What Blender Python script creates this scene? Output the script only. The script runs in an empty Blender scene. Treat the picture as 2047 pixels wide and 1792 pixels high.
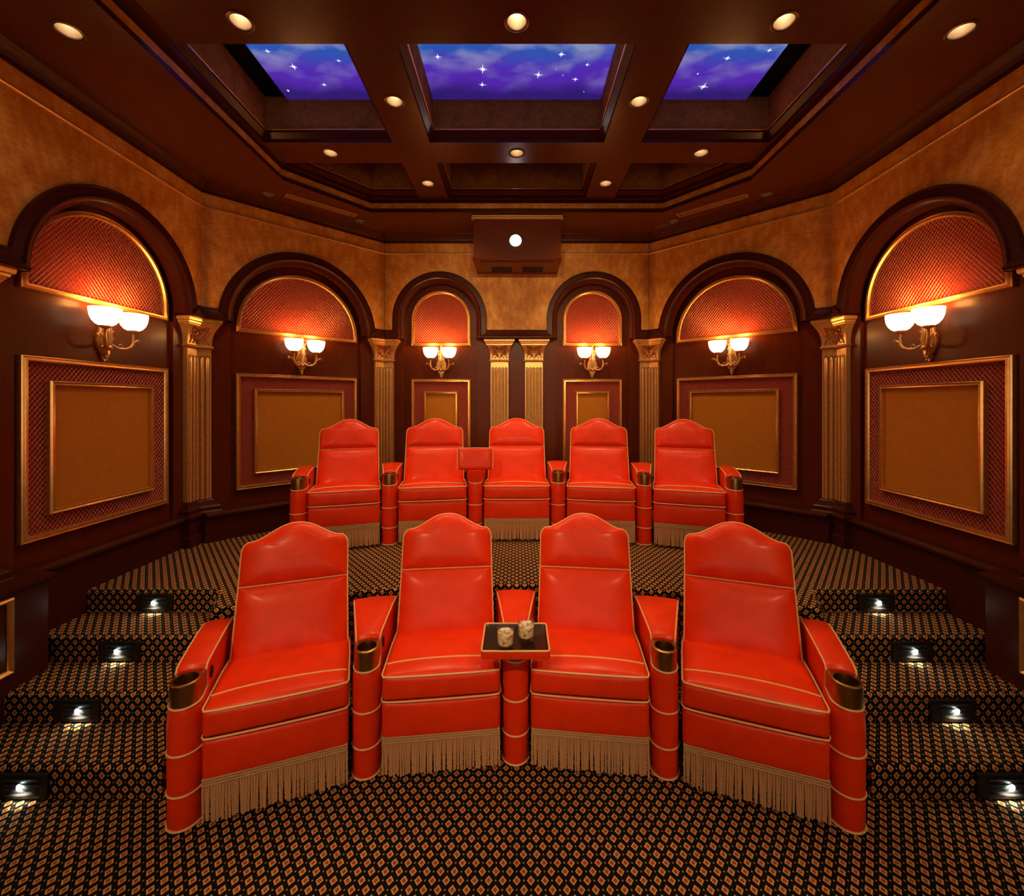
import bpy, math, random
from math import sin, cos, pi, radians, sqrt
from mathutils import Vector, Matrix
from mathutils.geometry import tessellate_polygon
import bmesh
random.seed(7)
SC = bpy.context.scene
COL = SC.collection

# ------------------------------------------------------------------ materials
def mat(name):
    m = bpy.data.materials.new(name); m.use_nodes = True
    nt = m.node_tree
    for n in list(nt.nodes): nt.nodes.remove(n)
    out = nt.nodes.new('ShaderNodeOutputMaterial')
    b = nt.nodes.new('ShaderNodeBsdfPrincipled')
    nt.links.new(b.outputs[0], out.inputs[0])
    return m, nt, b
def N(nt, t, **k):
    n = nt.nodes.new(t)
    for a, v in k.items(): setattr(n, a, v)
    return n
def L(nt, a, b): nt.links.new(a, b)
def setv(b, **k):
    for a, v in k.items():
        b.inputs[a.replace('_', ' ')].default_value = v
def math_n(nt, op, a, b=None, c=None):
    n = N(nt, 'ShaderNodeMath', operation=op)
    for i, v in enumerate((a, b, c)):
        if v is None: continue
        if isinstance(v, (int, float)): n.inputs[i].default_value = v
        else: L(nt, v, n.inputs[i])
    return n.outputs[0]
def ramp(nt, fac, stops, interp='LINEAR'):
    r = N(nt, 'ShaderNodeValToRGB'); r.color_ramp.interpolation = interp
    e = r.color_ramp.elements
    e[0].position, e[0].color = stops[0][0], (*stops[0][1], 1)
    e[1].position, e[1].color = stops[1][0], (*stops[1][1], 1)
    for p, c in stops[2:]:
        q = e.new(p); q.color = (*c, 1)
    L(nt, fac, r.inputs[0]); return r.outputs[0]
def coords(nt, scale=(1, 1, 1), kind='Object'):
    t = N(nt, 'ShaderNodeTexCoord'); mp = N(nt, 'ShaderNodeMapping')
    mp.inputs['Scale'].default_value = scale
    L(nt, t.outputs[kind], mp.inputs[0]); return mp.outputs[0]
def noise(nt, vec, scale, detail=3, rough=.5):
    n = N(nt, 'ShaderNodeTexNoise'); n.inputs['Scale'].default_value = scale
    n.inputs['Detail'].default_value = detail; n.inputs['Roughness'].default_value = rough
    L(nt, vec, n.inputs['Vector']); return n.outputs['Fac']
def bump(nt, b, h, strength=.2, dist=.002):
    n = N(nt, 'ShaderNodeBump'); n.inputs['Strength'].default_value = strength
    n.inputs['Distance'].default_value = dist
    L(nt, h, n.inputs['Height']); L(nt, n.outputs[0], b.inputs['Normal'])

def m_simple(name, col, rough=.5, metal=0., spec=.5, coat=0.):
    m, nt, b = mat(name)
    b.inputs['Base Color'].default_value = (*col, 1)
    setv(b, Roughness=rough, Metallic=metal, Coat_Weight=coat)
    b.inputs['Specular IOR Level'].default_value = spec
    return m
def m_leather():
    m, nt, b = mat('red_leather')
    v = coords(nt)
    n1 = noise(nt, v, 9, 4)
    c = ramp(nt, n1, [(.3, (.74, .034, .0028)), (.7, (.86, .042, .0040))])
    L(nt, c, b.inputs['Base Color'])
    setv(b, Roughness=.36, Coat_Weight=.16, Coat_Roughness=.22); b.inputs['Specular IOR Level'].default_value = .20
    vo = N(nt, 'ShaderNodeTexVoronoi', feature='DISTANCE_TO_EDGE')
    mp = coords(nt, (95, 95, 190)); L(nt, mp, vo.inputs['Vector']); vo.inputs['Scale'].default_value = 1
    h = math_n(nt, 'MINIMUM', vo.outputs['Distance'], .16)
    n2 = noise(nt, v, 14, 2)
    k = math_n(nt, 'MULTIPLY', h, 4)
    bump(nt, b, math_n(nt, 'ADD', k, math_n(nt, 'MULTIPLY', n2, .8)), .28, .0014)
    return m
def m_wood(name, c1, c2, rough=.28):
    m, nt, b = mat(name)
    v = coords(nt, (3, 3, .7))
    n1 = noise(nt, v, 5, 5, .6)
    n2 = noise(nt, coords(nt, (60, 60, 2.5)), 1.5, 3)
    f = math_n(nt, 'ADD', math_n(nt, 'MULTIPLY', n1, .6), math_n(nt, 'MULTIPLY', n2, .4))
    L(nt, ramp(nt, f, [(.3, c1), (.7, c2)]), b.inputs['Base Color'])
    setv(b, Roughness=rough, Coat_Weight=.04, Coat_Roughness=.15); b.inputs['Specular IOR Level'].default_value = .16
    return m
def m_plaster(name, c1, c2, c3, sc=1.0, rough=.55):
    m, nt, b = mat(name)
    v = coords(nt)
    n1 = noise(nt, v, 4.2*sc, 9, .68)
    n2 = noise(nt, v, 17*sc, 7, .72)
    f = math_n(nt, 'ADD', math_n(nt, 'MULTIPLY', n1, .55), math_n(nt, 'MULTIPLY', n2, .45))
    L(nt, ramp(nt, f, [(.37, c1), (.5, c2), (.62, c3)]), b.inputs['Base Color'])
    setv(b, Roughness=rough)
    bump(nt, b, n2, .1, .003)
    return m
def m_carpet():
    m, nt, b = mat('diamond_carpet')
    uv = N(nt, 'ShaderNodeUVMap', uv_map='UVMap')
    nz = N(nt, 'ShaderNodeTexNoise'); nz.inputs['Scale'].default_value = 420; nz.inputs['Detail'].default_value = 1
    L(nt, uv.outputs[0], nz.inputs['Vector'])
    sub = N(nt, 'ShaderNodeVectorMath', operation='SUBTRACT'); L(nt, nz.outputs['Color'], sub.inputs[0]); sub.inputs[1].default_value = (.5, .5, .5)
    scl = N(nt, 'ShaderNodeVectorMath', operation='SCALE'); L(nt, sub.outputs[0], scl.inputs[0]); scl.inputs['Scale'].default_value = .006
    add = N(nt, 'ShaderNodeVectorMath', operation='ADD'); L(nt, uv.outputs[0], add.inputs[0]); L(nt, scl.outputs[0], add.inputs[1])
    sp = N(nt, 'ShaderNodeSeparateXYZ'); L(nt, add.outputs[0], sp.inputs[0])
    u = math_n(nt, 'DIVIDE', sp.outputs[0], .0560); v = math_n(nt, 'DIVIDE', sp.outputs[1], .0665)
    def cell(off):
        a = math_n(nt, 'ABSOLUTE', math_n(nt, 'SUBTRACT', math_n(nt, 'FRACT', math_n(nt, 'ADD', u, off[0])), .5))
        c = math_n(nt, 'ABSOLUTE', math_n(nt, 'SUBTRACT', math_n(nt, 'FRACT', math_n(nt, 'ADD', v, off[1])), .5))
        return math_n(nt, 'ADD', a, c)
    d = math_n(nt, 'MINIMUM', cell((0, 0)), cell((.5, .5)))
    e = math_n(nt, 'MINIMUM', cell((.5, 0)), cell((0, .5)))
    cd = ramp(nt, d, [(0, (.85, .50, .34)), (.045, (.20, .008, .006)), (.11, (.30, .045, .010)), (.16, (.54, .18, .045)),
                      (.215, (.72, .40, .16)), (.262, (.62, .36, .15)), (.292, (.006, .0045, .004))])
    dot = math_n(nt, 'LESS_THAN', e, .065)
    mx = N(nt, 'ShaderNodeMixRGB'); L(nt, dot, mx.inputs[0]); L(nt, cd, mx.inputs[1]); mx.inputs[2].default_value = (.50, .26, .13, 1)
    L(nt, mx.outputs[0], b.inputs['Base Color'])
    setv(b, Roughness=.95); b.inputs['Specular IOR Level'].default_value = .12
    bump(nt, b, nz.outputs['Fac'], .5, .003)
    return m
def m_emit(name, col, s):
    m, nt, b = mat(name)
    b.inputs['Base Color'].default_value = (*[min(1, c) for c in col], 1)
    b.inputs['Emission Color'].default_value = (*col, 1)
    b.inputs['Emission Strength'].default_value = s
    return m
def m_sky():
    m, nt, b = mat('painted_night_sky')
    v = coords(nt, (1, 1, 1))
    sp = N(nt, 'ShaderNodeSeparateXYZ'); L(nt, v, sp.inputs[0])
    w = noise(nt, v, 2.2, 3)
    f = math_n(nt, 'ADD', sp.outputs[1], math_n(nt, 'MULTIPLY', math_n(nt, 'SUBTRACT', w, .5), .35))
    f = math_n(nt, 'MULTIPLY_ADD', f, 1.15, .5)
    base = ramp(nt, f, [(.0, (.004, .080, .24)), (.48, (.012, .066, .33)), (.66, (.055, .018, .33)), (.85, (.060, .014, .30)), (1, (.02, .008, .12))])
    cl = ramp(nt, noise(nt, coords(nt, (1.6, 2.6, 1)), 1.9, 3, .45), [(.46, (0, 0, 0)), (.66, (1, 1, 1))])
    fade = ramp(nt, f, [(.0, (1, 1, 1)), (.75, (.25, .25, .25)), (1, (0, 0, 0))])
    k = math_n(nt, 'MULTIPLY', math_n(nt, 'MULTIPLY', cl, fade), .95)
    mx = N(nt, 'ShaderNodeMixRGB'); L(nt, k, mx.inputs[0]); L(nt, base, mx.inputs[1]); mx.inputs[2].default_value = (.33, .34, .42, 1)
    L(nt, mx.outputs[0], b.inputs['Emission Color']); b.inputs['Emission Strength'].default_value = 1.3
    b.inputs['Base Color'].default_value = (.01, .01, .03, 1); setv(b, Roughness=.9)
    return m
def m_cord(name):
    m, nt, b = mat(name)
    t = N(nt, 'ShaderNodeTexCoord'); sp = N(nt, 'ShaderNodeSeparateXYZ'); L(nt, t.outputs['Object'], sp.inputs[0])
    k = math_n(nt, 'FRACT', math_n(nt, 'ADD', math_n(nt, 'MULTIPLY', sp.outputs[2], 95), math_n(nt, 'MULTIPLY', sp.outputs[0], 85)))
    L(nt, ramp(nt, k, [(.0, (.20, .065, .02)), (.35, (.95, .60, .32)), (.65, (.74, .38, .16)), (1, (.14, .045, .014))]), b.inputs['Base Color'])
    setv(b, Roughness=.5); b.inputs['Sheen Weight'].default_value = .3
    bump(nt, b, k, .5, .002)
    return m
def m_gold(name, col, rough=.3, metal=1.0):
    m, nt, b = mat(name)
    n1 = noise(nt, coords(nt), 30, 4)
    L(nt, ramp(nt, n1, [(.3, tuple(c*.8 for c in col)), (.7, col)]), b.inputs['Base Color'])
    setv(b, Roughness=rough, Metallic=metal)
    return m
def m_glass():
    m, nt, b = mat('clear_glass'); b.inputs['Base Color'].default_value = (1, 1, 1, 1)
    setv(b, Roughness=.0, IOR=1.45, Transmission_Weight=1.0); return m

LEATHER = m_leather()
PIPE = m_simple('tan_piping', (.80, .50, .24), .45)
WOOD = m_wood('mahogany_dark', (.050, .0085, .0030), (.066, .0115, .0042), .30)
WOODM = m_wood('mahogany_panel', (.095, .0150, .0030), (.130, .0220, .0045), .30)
WOODC = m_wood('mahogany_ceiling', (.075, .0165, .0030), (.105, .025, .0050), .30)
PLASTER = m_plaster('amber_plaster', (.44, .130, .006), (.68, .270, .028), (.84, .47, .13))
PLASTERC = m_plaster('coffer_plaster', (.22, .09, .022), (.33, .145, .035), (.42, .19, .05), 1.5, .95)
[n for n in PLASTERC.node_tree.nodes if n.type == 'BSDF_PRINCIPLED'][0].inputs['Specular IOR Level'].default_value = .05
GOLD = m_gold('antique_gold', (.95, .52, .17), .28, .8)
GOLDP = m_gold('gold_pilaster_paint', (.95, .54, .19), .30, .6)
COPPER = m_gold('aged_copper_relief', (.42, .14, .04), .35, .5)
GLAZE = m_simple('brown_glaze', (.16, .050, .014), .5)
BRASS = m_gold('brushed_brass', (.42, .235, .065), .33)
BRONZE = m_gold('gilt_bronze', (.85, .46, .18), .30, .7)
FABRIC = m_plaster('amber_fabric', (.50, .165, .004), (.54, .18, .005), (.58, .20, .007), 4, .85)
REDCLOTH = m_simple('dark_red_cloth', (.36, .012, .005), .85)
WIRE = m_gold('grille_wire', (.62, .26, .15), .4, .3)
CARPET = m_carpet()
BLACK = m_simple('black_void', (.004, .004, .005), .9, spec=.1)
BLACKM = m_simple('black_metal', (.006, .006, .007), .45)
SLAT = m_simple('grey_louvre', (.05, .05, .055), .35, .5)
SHADE = m_emit('lit_alabaster', (1., .74, .40), 3.2)
BULB = m_emit('lamp_bulb', (1., .84, .6), 14)
BULBOFF = m_simple('dark_bulb', (.35, .25, .15), .3)
LED = m_emit('step_led', (.80, 1., .90), 40)
LENS = m_emit('projector_lens', (1., .93, .90), 14)
CANREF = m_simple('can_reflector', (.50, .36, .22), .45, .5)
CANTRIM = m_simple('can_trim', (.10, .045, .02), .35, .4)
STAR = m_emit('star_white', (.75, .85, 1.), 2.6)
SKY = m_sky()
CORD = m_cord('twisted_fringe')
BRAID = m_simple('fringe_braid', (.50, .30, .16), .7)
TRAYBLK = m_simple('black_lacquer', (.012, .008, .006), .25)
GLASS, _nt, _b = mat('clear_glass')
_tr = N(_nt, 'ShaderNodeBsdfTransparent'); _gl = N(_nt, 'ShaderNodeBsdfGlossy'); _gl.inputs['Roughness'].default_value = .02
_fr = N(_nt, 'ShaderNodeLayerWeight'); _fr.inputs[0].default_value = .5; _mx = N(_nt, 'ShaderNodeMixShader'); _tr.inputs[0].default_value = (.96, .95, .93, 1)
L(_nt, math_n(_nt, 'MULTIPLY_ADD', math_n(_nt, 'POWER', _fr.outputs['Facing'], 4), .75, .03), _mx.inputs[0]); L(_nt, _tr.outputs[0], _mx.inputs[1]); L(_nt, _gl.outputs[0], _mx.inputs[2])
L(_nt, _mx.outputs[0], [n for n in _nt.nodes if n.type == 'OUTPUT_MATERIAL'][0].inputs[0])
LIQ, _nt, _b = mat('pale_drink'); _b.inputs['Base Color'].default_value = (.80, .50, .26, 1); setv(_b, Roughness=.08, IOR=1.33); _b.inputs['Subsurface Weight'].default_value = .4; _b.inputs['Subsurface Radius'].default_value = (.05, .03, .02); _b.inputs['Subsurface Scale'].default_value = .5
L(_nt, ramp(_nt, noise(_nt, coords(_nt), 55, 2), [(.36, (.50, .28, .10)), (.48, (1., .72, .45)), (.62, (1., .90, .76))]), _b.inputs['Base Color'])
ICE, _nt, _b = mat('ice'); _b.inputs['Base Color'].default_value = (1., .93, .85, 1); setv(_b, Roughness=.15, IOR=1.31, Transmission_Weight=.2)
VENT = m_simple('vent_paint', (.30, .13, .04), .5)

# ------------------------------------------------------------------ mesh builder
class B:
    def __init__(s): s.v = []; s.f = []; s.uv = None
    def add(s, vs, fs):
        o = len(s.v); s.v += [tuple(p) for p in vs]; s.f += [tuple(i+o for i in f) for f in fs]; return s
    def merge(s, o, M=None):
        vs = [M @ Vector(p) for p in o.v] if M is not None else o.v
        return s.add(vs, o.f)
    def loft(s, loops, closed=True, cap0=False, cap1=False):
        n = len(loops[0]); vs = [p for l in loops for p in l]; fs = []
        m = n if closed else n-1
        for k in range(len(loops)-1):
            for i in range(m):
                j = (i+1) % n
                fs.append((k*n+i, k*n+j, (k+1)*n+j, (k+1)*n+i))
        if cap0: fs.append(tuple(range(n))[::-1])
        if cap1: fs.append(tuple((len(loops)-1)*n+i for i in range(n)))
        return s.add(vs, fs)
    def box(s, x0, x1, y0, y1, z0, z1):
        return s.loft([[(x0, y0, z), (x1, y0, z), (x1, y1, z), (x0, y1, z)] for z in (z0, z1)], True, True, True)
    def tube(s, pts, r, n=6, closed=False, caps=True):
        pts = [Vector(p) for p in pts]; m = len(pts); loops = []; up = Vector((0.0123, .0345, 1)).normalized(); prev = None
        for i, p in enumerate(pts):
            a = pts[(i-1) % m] if (closed or i > 0) else p
            c = pts[(i+1) % m] if (closed or i < m-1) else p
            t = (c-a)
            if t.length < 1e-9: t = Vector((0, 0, 1))
            t.normalize()
            if prev is None:
                q = t.cross(up if abs(t.dot(up)) < .9 else Vector((1, 0, 0))).normalized()
            else:
                q = (prev - t*prev.dot(t)).normalized()
            prev = q; w = t.cross(q)
            rr = r[i] if isinstance(r, (list, tuple)) else r
            loops.append([p + (q*cos(2*pi*k/n) + w*sin(2*pi*k/n))*rr for k in range(n)])
        if closed: loops.append(loops[0])
        return s.loft(loops, True, caps and not closed, caps and not closed)
    def lathe(s, prof, c=(0, 0, 0), n=24, cap0=False, cap1=False):
        return s.loft([[(c[0]+r*cos(2*pi*k/n), c[1]+r*sin(2*pi*k/n), c[2]+z) for k in range(n)] for r, z in prof], True, cap0, cap1)
    def ball(s, c, r, n=8, sc=(1, 1, 1)):
        pr = [(max(1e-4, r*sin(pi*i/(n//2+1))), -r*cos(pi*i/(n//2+1))) for i in range(0, n//2+2)]
        return s.loft([[(c[0]+q*cos(2*pi*k/n)*sc[0], c[1]+q*sin(2*pi*k/n)*sc[1], c[2]+z*sc[2]) for k in range(n)] for q, z in pr], True, True, True)
    def rbox(s, x0, x1, y0, y1, z0, z1, r, n=8, bt=0, bf=0, bb=0, M=None):
        """rounded cushion box; bt bulges top, bf bulges the -y face, bb the bottom"""
        cx, cy, cz = (x0+x1)/2, (y0+y1)/2, (z0+z1)/2; hx, hy, hz = (x1-x0)/2, (y1-y0)/2, (z1-z0)/2
        def axis(h):
            rr = min(r, h*.98); a = [-1.0, -1+rr/h*.3, -1+rr/h*.65, -1+rr/h]
            b = [-1+rr/h + (2-2*rr/h)*i/n for i in range(1, n)]
            return a + b + [-x for x in a[::-1]]
        ax = [axis(hx), axis(hy), axis(hz)]
        def P(u, v, w):
            p = Vector((u*hx, v*hy, w*hz))
            q = Vector((max(-hx+min(r, hx*.98), min(hx-min(r, hx*.98), p.x)), max(-hy+min(r, hy*.98), min(hy-min(r, hy*.98), p.y)), max(-hz+min(r, hz*.98), min(hz-min(r, hz*.98), p.z))))
            d = p-q
            if d.length > 1e-9:
                e = max(abs(d.x)/min(r, hx*.98), abs(d.y)/min(r, hy*.98), abs(d.z)/min(r, hz*.98))
                d = Vector((d.x/min(r, hx*.98), d.y/min(r, hy*.98), d.z/min(r, hz*.98))).normalized()*e
                p = q + Vector((d.x*min(r, hx*.98), d.y*min(r, hy*.98), d.z*min(r, hz*.98)))
            k = (1-u*u)
            if bt and w > 0: p.z += bt*(k**.7)*((1-v*v)**.7)*w
            if bb and w < 0: p.z += bb*(k**.7)*((1-v*v)**.7)*w
            if bf and v < 0: p.y += bf*(k**.6)*((1-w*w)**.6)*v
            p += Vector((cx, cy, cz)); return (M @ p) if M is not None else p
        idx = {}; vs = []; fs = []
        def vid(u, v, w):
            key = (round(u, 5), round(v, 5), round(w, 5))
            if key not in idx: idx[key] = len(vs); vs.append(P(u, v, w))
            return idx[key]
        for a, b_, c_ in ((0, 1, 2), (1, 2, 0), (2, 0, 1)):
            A, Bx = ax[a], ax[b_]
            for sg in (-1, 1):
                for i in range(len(A)-1):
                    for j in range(len(Bx)-1):
                        q = []
                        for (p_, q_) in ((A[i], Bx[j]), (A[i+1], Bx[j]), (A[i+1], Bx[j+1]), (A[i], Bx[j+1])):
                            t = [0, 0, 0]; t[a] = p_; t[b_] = q_; t[c_] = sg; q.append(vid(*t))
                        fs.append(tuple(q if sg > 0 else q[::-1]))
        return s.add(vs, fs)
    def build(s, name, m, parent=None, sharp=32, recalc=True, uv=None, subsurf=0):
        me = bpy.data.meshes.new(name); me.from_pydata([tuple(p) for p in s.v], [], s.f)
        if recalc:
            bm = bmesh.new(); bm.from_mesh(me); bmesh.ops.recalc_face_normals(bm, faces=bm.faces[:]); bm.to_mesh(me); bm.free()
        for p in me.polygons: p.use_smooth = True
        me.set_sharp_from_angle(angle=radians(sharp))
        me.materials.append(m)
        o = bpy.data.objects.new(name, me); COL.objects.link(o)
        if parent is not None: o.parent = parent
        return o

def thing(name, label, cat, loc=(0, 0, 0), rz=0, group=None):
    o = bpy.data.objects.new(name, None); COL.objects.link(o)
    o.location = loc; o.rotation_euler = (0, 0, rz); o.empty_display_size = .1
    o['label'] = label; o['category'] = cat
    if group: o['group'] = group
    return o
def tag(o, label, cat, group=None):
    o['label'] = label; o['category'] = cat
    if group: o['group'] = group
    return o
def struct(o): o['kind'] = 'structure'; return o
def place(o, loc, rz=0): o.location = loc; o.rotation_euler = (0, 0, rz); return o
def copy_tree(o, parent=None):
    c = o.copy(); COL.objects.link(c)
    if parent is not None: c.parent = parent
    for ch in list(o.children): copy_tree(ch, c)
    return c
def dup(o, label, loc=None, rz=None):
    c = copy_tree(o); c['label'] = label
    if loc is not None: c.location = loc
    if rz is not None: c.rotation_euler = (0, 0, rz)
    return c
def light(name, kind, loc, energy, col, parent=None, rot=None, **k):
    l = bpy.data.lights.new(name, kind); l.energy = energy; l.color = col
    for a, v in k.items(): setattr(l, a, v)
    o = bpy.data.objects.new(name, l); COL.objects.link(o); o.location = loc
    if rot: o.rotation_euler = rot
    if parent is not None: o.parent = parent
    return o

# ------------------------------------------------------------------ dimensions
H = 1.9; ZU = .61; STEP = .1525
ZS, ZB, ZK = 3.94, 4.08, 4.42            # soffit, beams, sky
M8 = math.tan(radians(22.5))
XW, YC, YB = 2.9, 4.0, 5.293             # wall planes
YF = -2.2                                # wall behind the camera

# ------------------------------------------------------------------ camera
cam = bpy.data.cameras.new('camera'); co = bpy.data.objects.new('camera', cam); COL.objects.link(co)
co.location = (0, 0, H); co.rotation_euler = (radians(90), 0, 0)
cam.sensor_fit = 'HORIZONTAL'; cam.sensor_width = 36; cam.lens = 870/2047*36
cam.shift_x = -9.5/2047; cam.shift_y = -91/2047; cam.clip_start = .02
SC.camera = co

# ------------------------------------------------------------------ floor, platform, stairs
def carpet_mesh(name, quads, sharp=50):
    """quads: list of (4 verts, 4 uvs)"""
    me = bpy.data.meshes.new(name); vs = []; fs = []; uvs = []
    for P, U in quads:
        o = len(vs); vs += [tuple(p) for p in P]; fs.append(tuple(range(o, o+len(P)))); uvs += list(U)
    me.from_pydata(vs, [], fs)
    ul = me.uv_layers.new(name='UVMap')
    for i, u in enumerate(uvs): ul.data[i].uv = u
    bm = bmesh.new(); bm.from_mesh(me); bmesh.ops.remove_doubles(bm, verts=bm.verts[:], dist=1e-5)
    bmesh.ops.recalc_face_normals(bm, faces=bm.faces[:]); bm.to_mesh(me); bm.free()
    for p in me.polygons: p.use_smooth = True
    me.set_sharp_from_angle(angle=radians(sharp)); me.materials.append(CARPET)
    o = bpy.data.objects.new(name, me); COL.objects.link(o); return o
def flat(pts, z):
    return ([(x, y, z) for x, y in pts], [(x, y) for x, y in pts])
struct(carpet_mesh('floor', [flat([(-3.1, YF-.1), (3.1, YF-.1), (3.1, 5.5), (-3.1, 5.5)], 0)]))

def arc_y(x): return 3.075 - .10*x*x
# front outline of the seating platform, left to right
line = [(-2.96, 2.99), (-2.5, 2.99), (-2.09, 2.99), (-2.045, 2.975), (-2.015, 2.94), (-1.96, 2.80), (-1.935, 2.74), (-1.91, 2.715), (-1.87, 2.715)]
xs = [-1.8 + 3.6*i/28 for i in range(29)]
line += [(x, arc_y(x)) for x in xs]
line += [(-x, y) for x, y in line[:9][::-1]]
def front_loops(line, z0, z1, r=.022):
    """profile: down the riser, rounded nose, onto the tread; returns loops of (pt, uv)"""
    nrm = []
    for i in range(len(line)):
        a = line[max(0, i-1)]; b = line[min(len(line)-1, i+1)]
        t = Vector((b[0]-a[0], b[1]-a[1])).normalized(); nrm.append((t.y, -t.x))
    sl = [0]
    for i in range(1, len(line)): sl.append(sl[-1] + sqrt((line[i][0]-line[i-1][0])**2+(line[i][1]-line[i-1][1])**2))
    c0 = sl[len(sl)//2]
    prof = [(0, z0), (0, z1-r-.004)] + [(-(r)*(1-cos(a))+.006*sin(a*1.0)*(1 if a < 1.5 else 0), z1-r+r*sin(a)) for a in [0.0, .35, .7, 1.05, 1.35, pi/2]]
    cum = [0]
    for i in range(1, len(prof)): cum.append(cum[-1] + sqrt((prof[i][0]-prof[i-1][0])**2+(prof[i][1]-prof[i-1][1])**2))
    tot = cum[-1]; loops = []
    for (o, z), c in zip(prof, cum):
        loops.append([((x+nx*o, y+ny*o, z), (x, y-(tot-c)*1.0)) for (x, y), (nx, ny) in zip(line, nrm)])
    return loops
def riser_quads(line, z0, z1):
    Lp = front_loops(line, z0, z1); q = []
    for k in range(len(Lp)-1):
        for i in range(len(line)-1):
            a, b, c, d = Lp[k][i], Lp[k][i+1], Lp[k+1][i+1], Lp[k+1][i]
            q.append(([p[0] for p in (a, b, c, d)], [p[1] for p in (a, b, c, d)]))
    return q, [p[0] for p in Lp[-1]]
q, edge = riser_quads(line, 0, ZU)
for i in range(len(edge)-1):
    a, b = edge[i], edge[i+1]
    q.append(([a, b, (b[0], 5.45, ZU), (a[0], 5.45, ZU)], [(a[0], a[1]), (b[0], b[1]), (b[0], 5.45), (a[0], 5.45)]))
struct(carpet_mesh('floor_platform', q))
RY = [2.085, 2.378, 2.677, 2.99]
for sg, side in ((-1, 'left'), (1, 'right')):
    q = []
    for k in range(3):
        z0, z1 = k*STEP, (k+1)*STEP
        n = 8; xo = 2.95
        xin = lambda y: 1.70+.40*(y-2.085)
        xi = xin(RY[k])
        ln = [(-xo+(xo-xi)*i/n, RY[k]) for i in range(n+1)] + [(-xin(RY[k]+dy), RY[k]+dy) for dy in (.05, .15, .3)]
        if sg > 0: ln = [(-x, y) for x, y in ln[::-1]]
        qq, ed = riser_quads(ln, z0, z1)
        if k == 0 or True: q += qq
        yb = (RY[k+1] if k < 2 else 3.0)+.03
        ins = .022; y0 = RY[k]+ins
        P4 = [(-xo, y0), (-xin(y0)-ins, y0), (-xin(yb)-ins, yb), (-xo, yb)]
        if sg > 0: P4 = [(-x, y) for x, y in P4[::-1]]
        q.append(([(x, y, z1) for x, y in P4], P4))
    o = carpet_mesh('carpeted_stairs', q)
    tag(o, 'flight of diamond-patterned carpet steps against the %s wall' % side, 'stairs')

# ------------------------------------------------------------------ ceiling
def poly_plane(b, outer, holes, z, flip=False):
    loops = [[Vector((x, y, 0)) for x, y in outer]] + [[Vector((x, y, 0)) for x, y in h] for h in holes]
    allp = [p for l in loops for p in l]
    b.add([(p.x, p.y, z) for p in allp], [t for t in tessellate_polygon(loops)])
def circ(x, y, r, n=20): return [(x+r*cos(2*pi*k/n), y+r*sin(2*pi*k/n)) for k in range(n)]
outer = [(-XW, YF), (-XW, YC), (-XW+YB-YC, YB), (XW-YB+YC, YB), (XW, YC), (XW, YF)]
TRAY = [(-2.147, .70), (-2.147, 3.99), (-1.562, 4.67), (1.562, 4.67), (2.147, 3.99), (2.147, .70)]
HR = .058
soff_l = [(-2.46, 2.389, 1), (2.44, 2.389, 1), (-2.43, 4.266, 0), (2.446, 4.266, 0), (-1.76, 4.889, 0), (1.765, 4.889, 0),
          (-1.5, -1.3, 1), (-.5, -1.3, 1), (.5, -1.3, 1), (1.5, -1.3, 1)]  # added behind the camera to light the seats and back wall
beam_l = [(-1.627, 3.803, 1), (0, 3.803, 1), (1.61, 3.803, 1), (-.885, 3.15, 1), (.885, 3.15, 1), (-.885, 4.33, 1), (.885, 4.33, 1),
          (-1.58, 2.49, 1), (0, 2.49, 1), (1.53, 2.49, 1), (-1.58, 1.175, 1), (0, 1.175, 1), (1.58, 1.175, 1)]
bx = B(); poly_plane(bx, outer, [TRAY] + [circ(x, y, HR) for x, y, _ in soff_l], ZS)
ceil = struct(bx.build('ceiling', WOODC, recalc=False))
# stepped fascia round the tray
def inset(poly, d):
    n = len(poly); out = []; cx = sum(p[0] for p in poly)/n; cy = sum(p[1] for p in poly)/n
    area = sum(poly[i][0]*poly[(i+1) % n][1]-poly[(i+1) % n][0]*poly[i][1] for i in range(n))
    s = 1 if area > 0 else -1
    for i in range(n):
        a, b, c = poly[i-1], poly[i], poly[(i+1) % n]
        t1 = Vector((b[0]-a[0], b[1]-a[1])).normalized(); t2 = Vector((c[0]-b[0], c[1]-b[1])).normalized()
        n1 = Vector((-t1.y, t1.x))*s; n2 = Vector((-t2.y, t2.x))*s
        m_ = (n1+n2); m_ = m_/(m_.length_squared)*2
        out.append((b[0]+m_.x*d, b[1]+m_.y*d))
    return out
def band(b, poly, prof):
    b.loft([[(x, y, z) for x, y in inset(poly, o)] for o, z in prof], True)
fb = B(); band(fb, TRAY, [(0, ZS), (0, ZS+.035), (-.03, ZS+.037), (-.03, ZS+.05)]); fb.build('lower_fascia', WOOD, ceil, recalc=False)
fb = B(); band(fb, TRAY, [(-.03, ZS+.05), (-.012, ZS+.052), (-.012, ZS+.105)]); fb.build('gilded_fascia', PLASTER, ceil, recalc=False)
fb = B(); band(fb, TRAY, [(-.012, ZS+.105), (-.035, ZS+.107), (-.035, ZB+.001)]); fb.build('upper_fascia', WOOD, ceil, recalc=False)
cells = []
for (y0, y1) in ((1.33, 2.335), (2.645, 3.647)):
    for (x0, x1) in ((-2.12, -1.04), (-.73, .73), (1.04, 2.12)): cells.append([(x0, y0), (x1, y0), (x1, y1), (x0, y1)])
cells.append([(-.73, 3.96), (.73, 3.96), (.73, 4.64), (-.73, 4.64)])
cells.append([(-2.12, 3.96), (-1.04, 3.96), (-1.04, 4.64), (-1.55, 4.64), (-2.12, 3.98)])
cells.append([(2.12, 3.98), (1.55, 4.64), (1.04, 4.64), (1.04, 3.96), (2.12, 3.96)])
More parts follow.
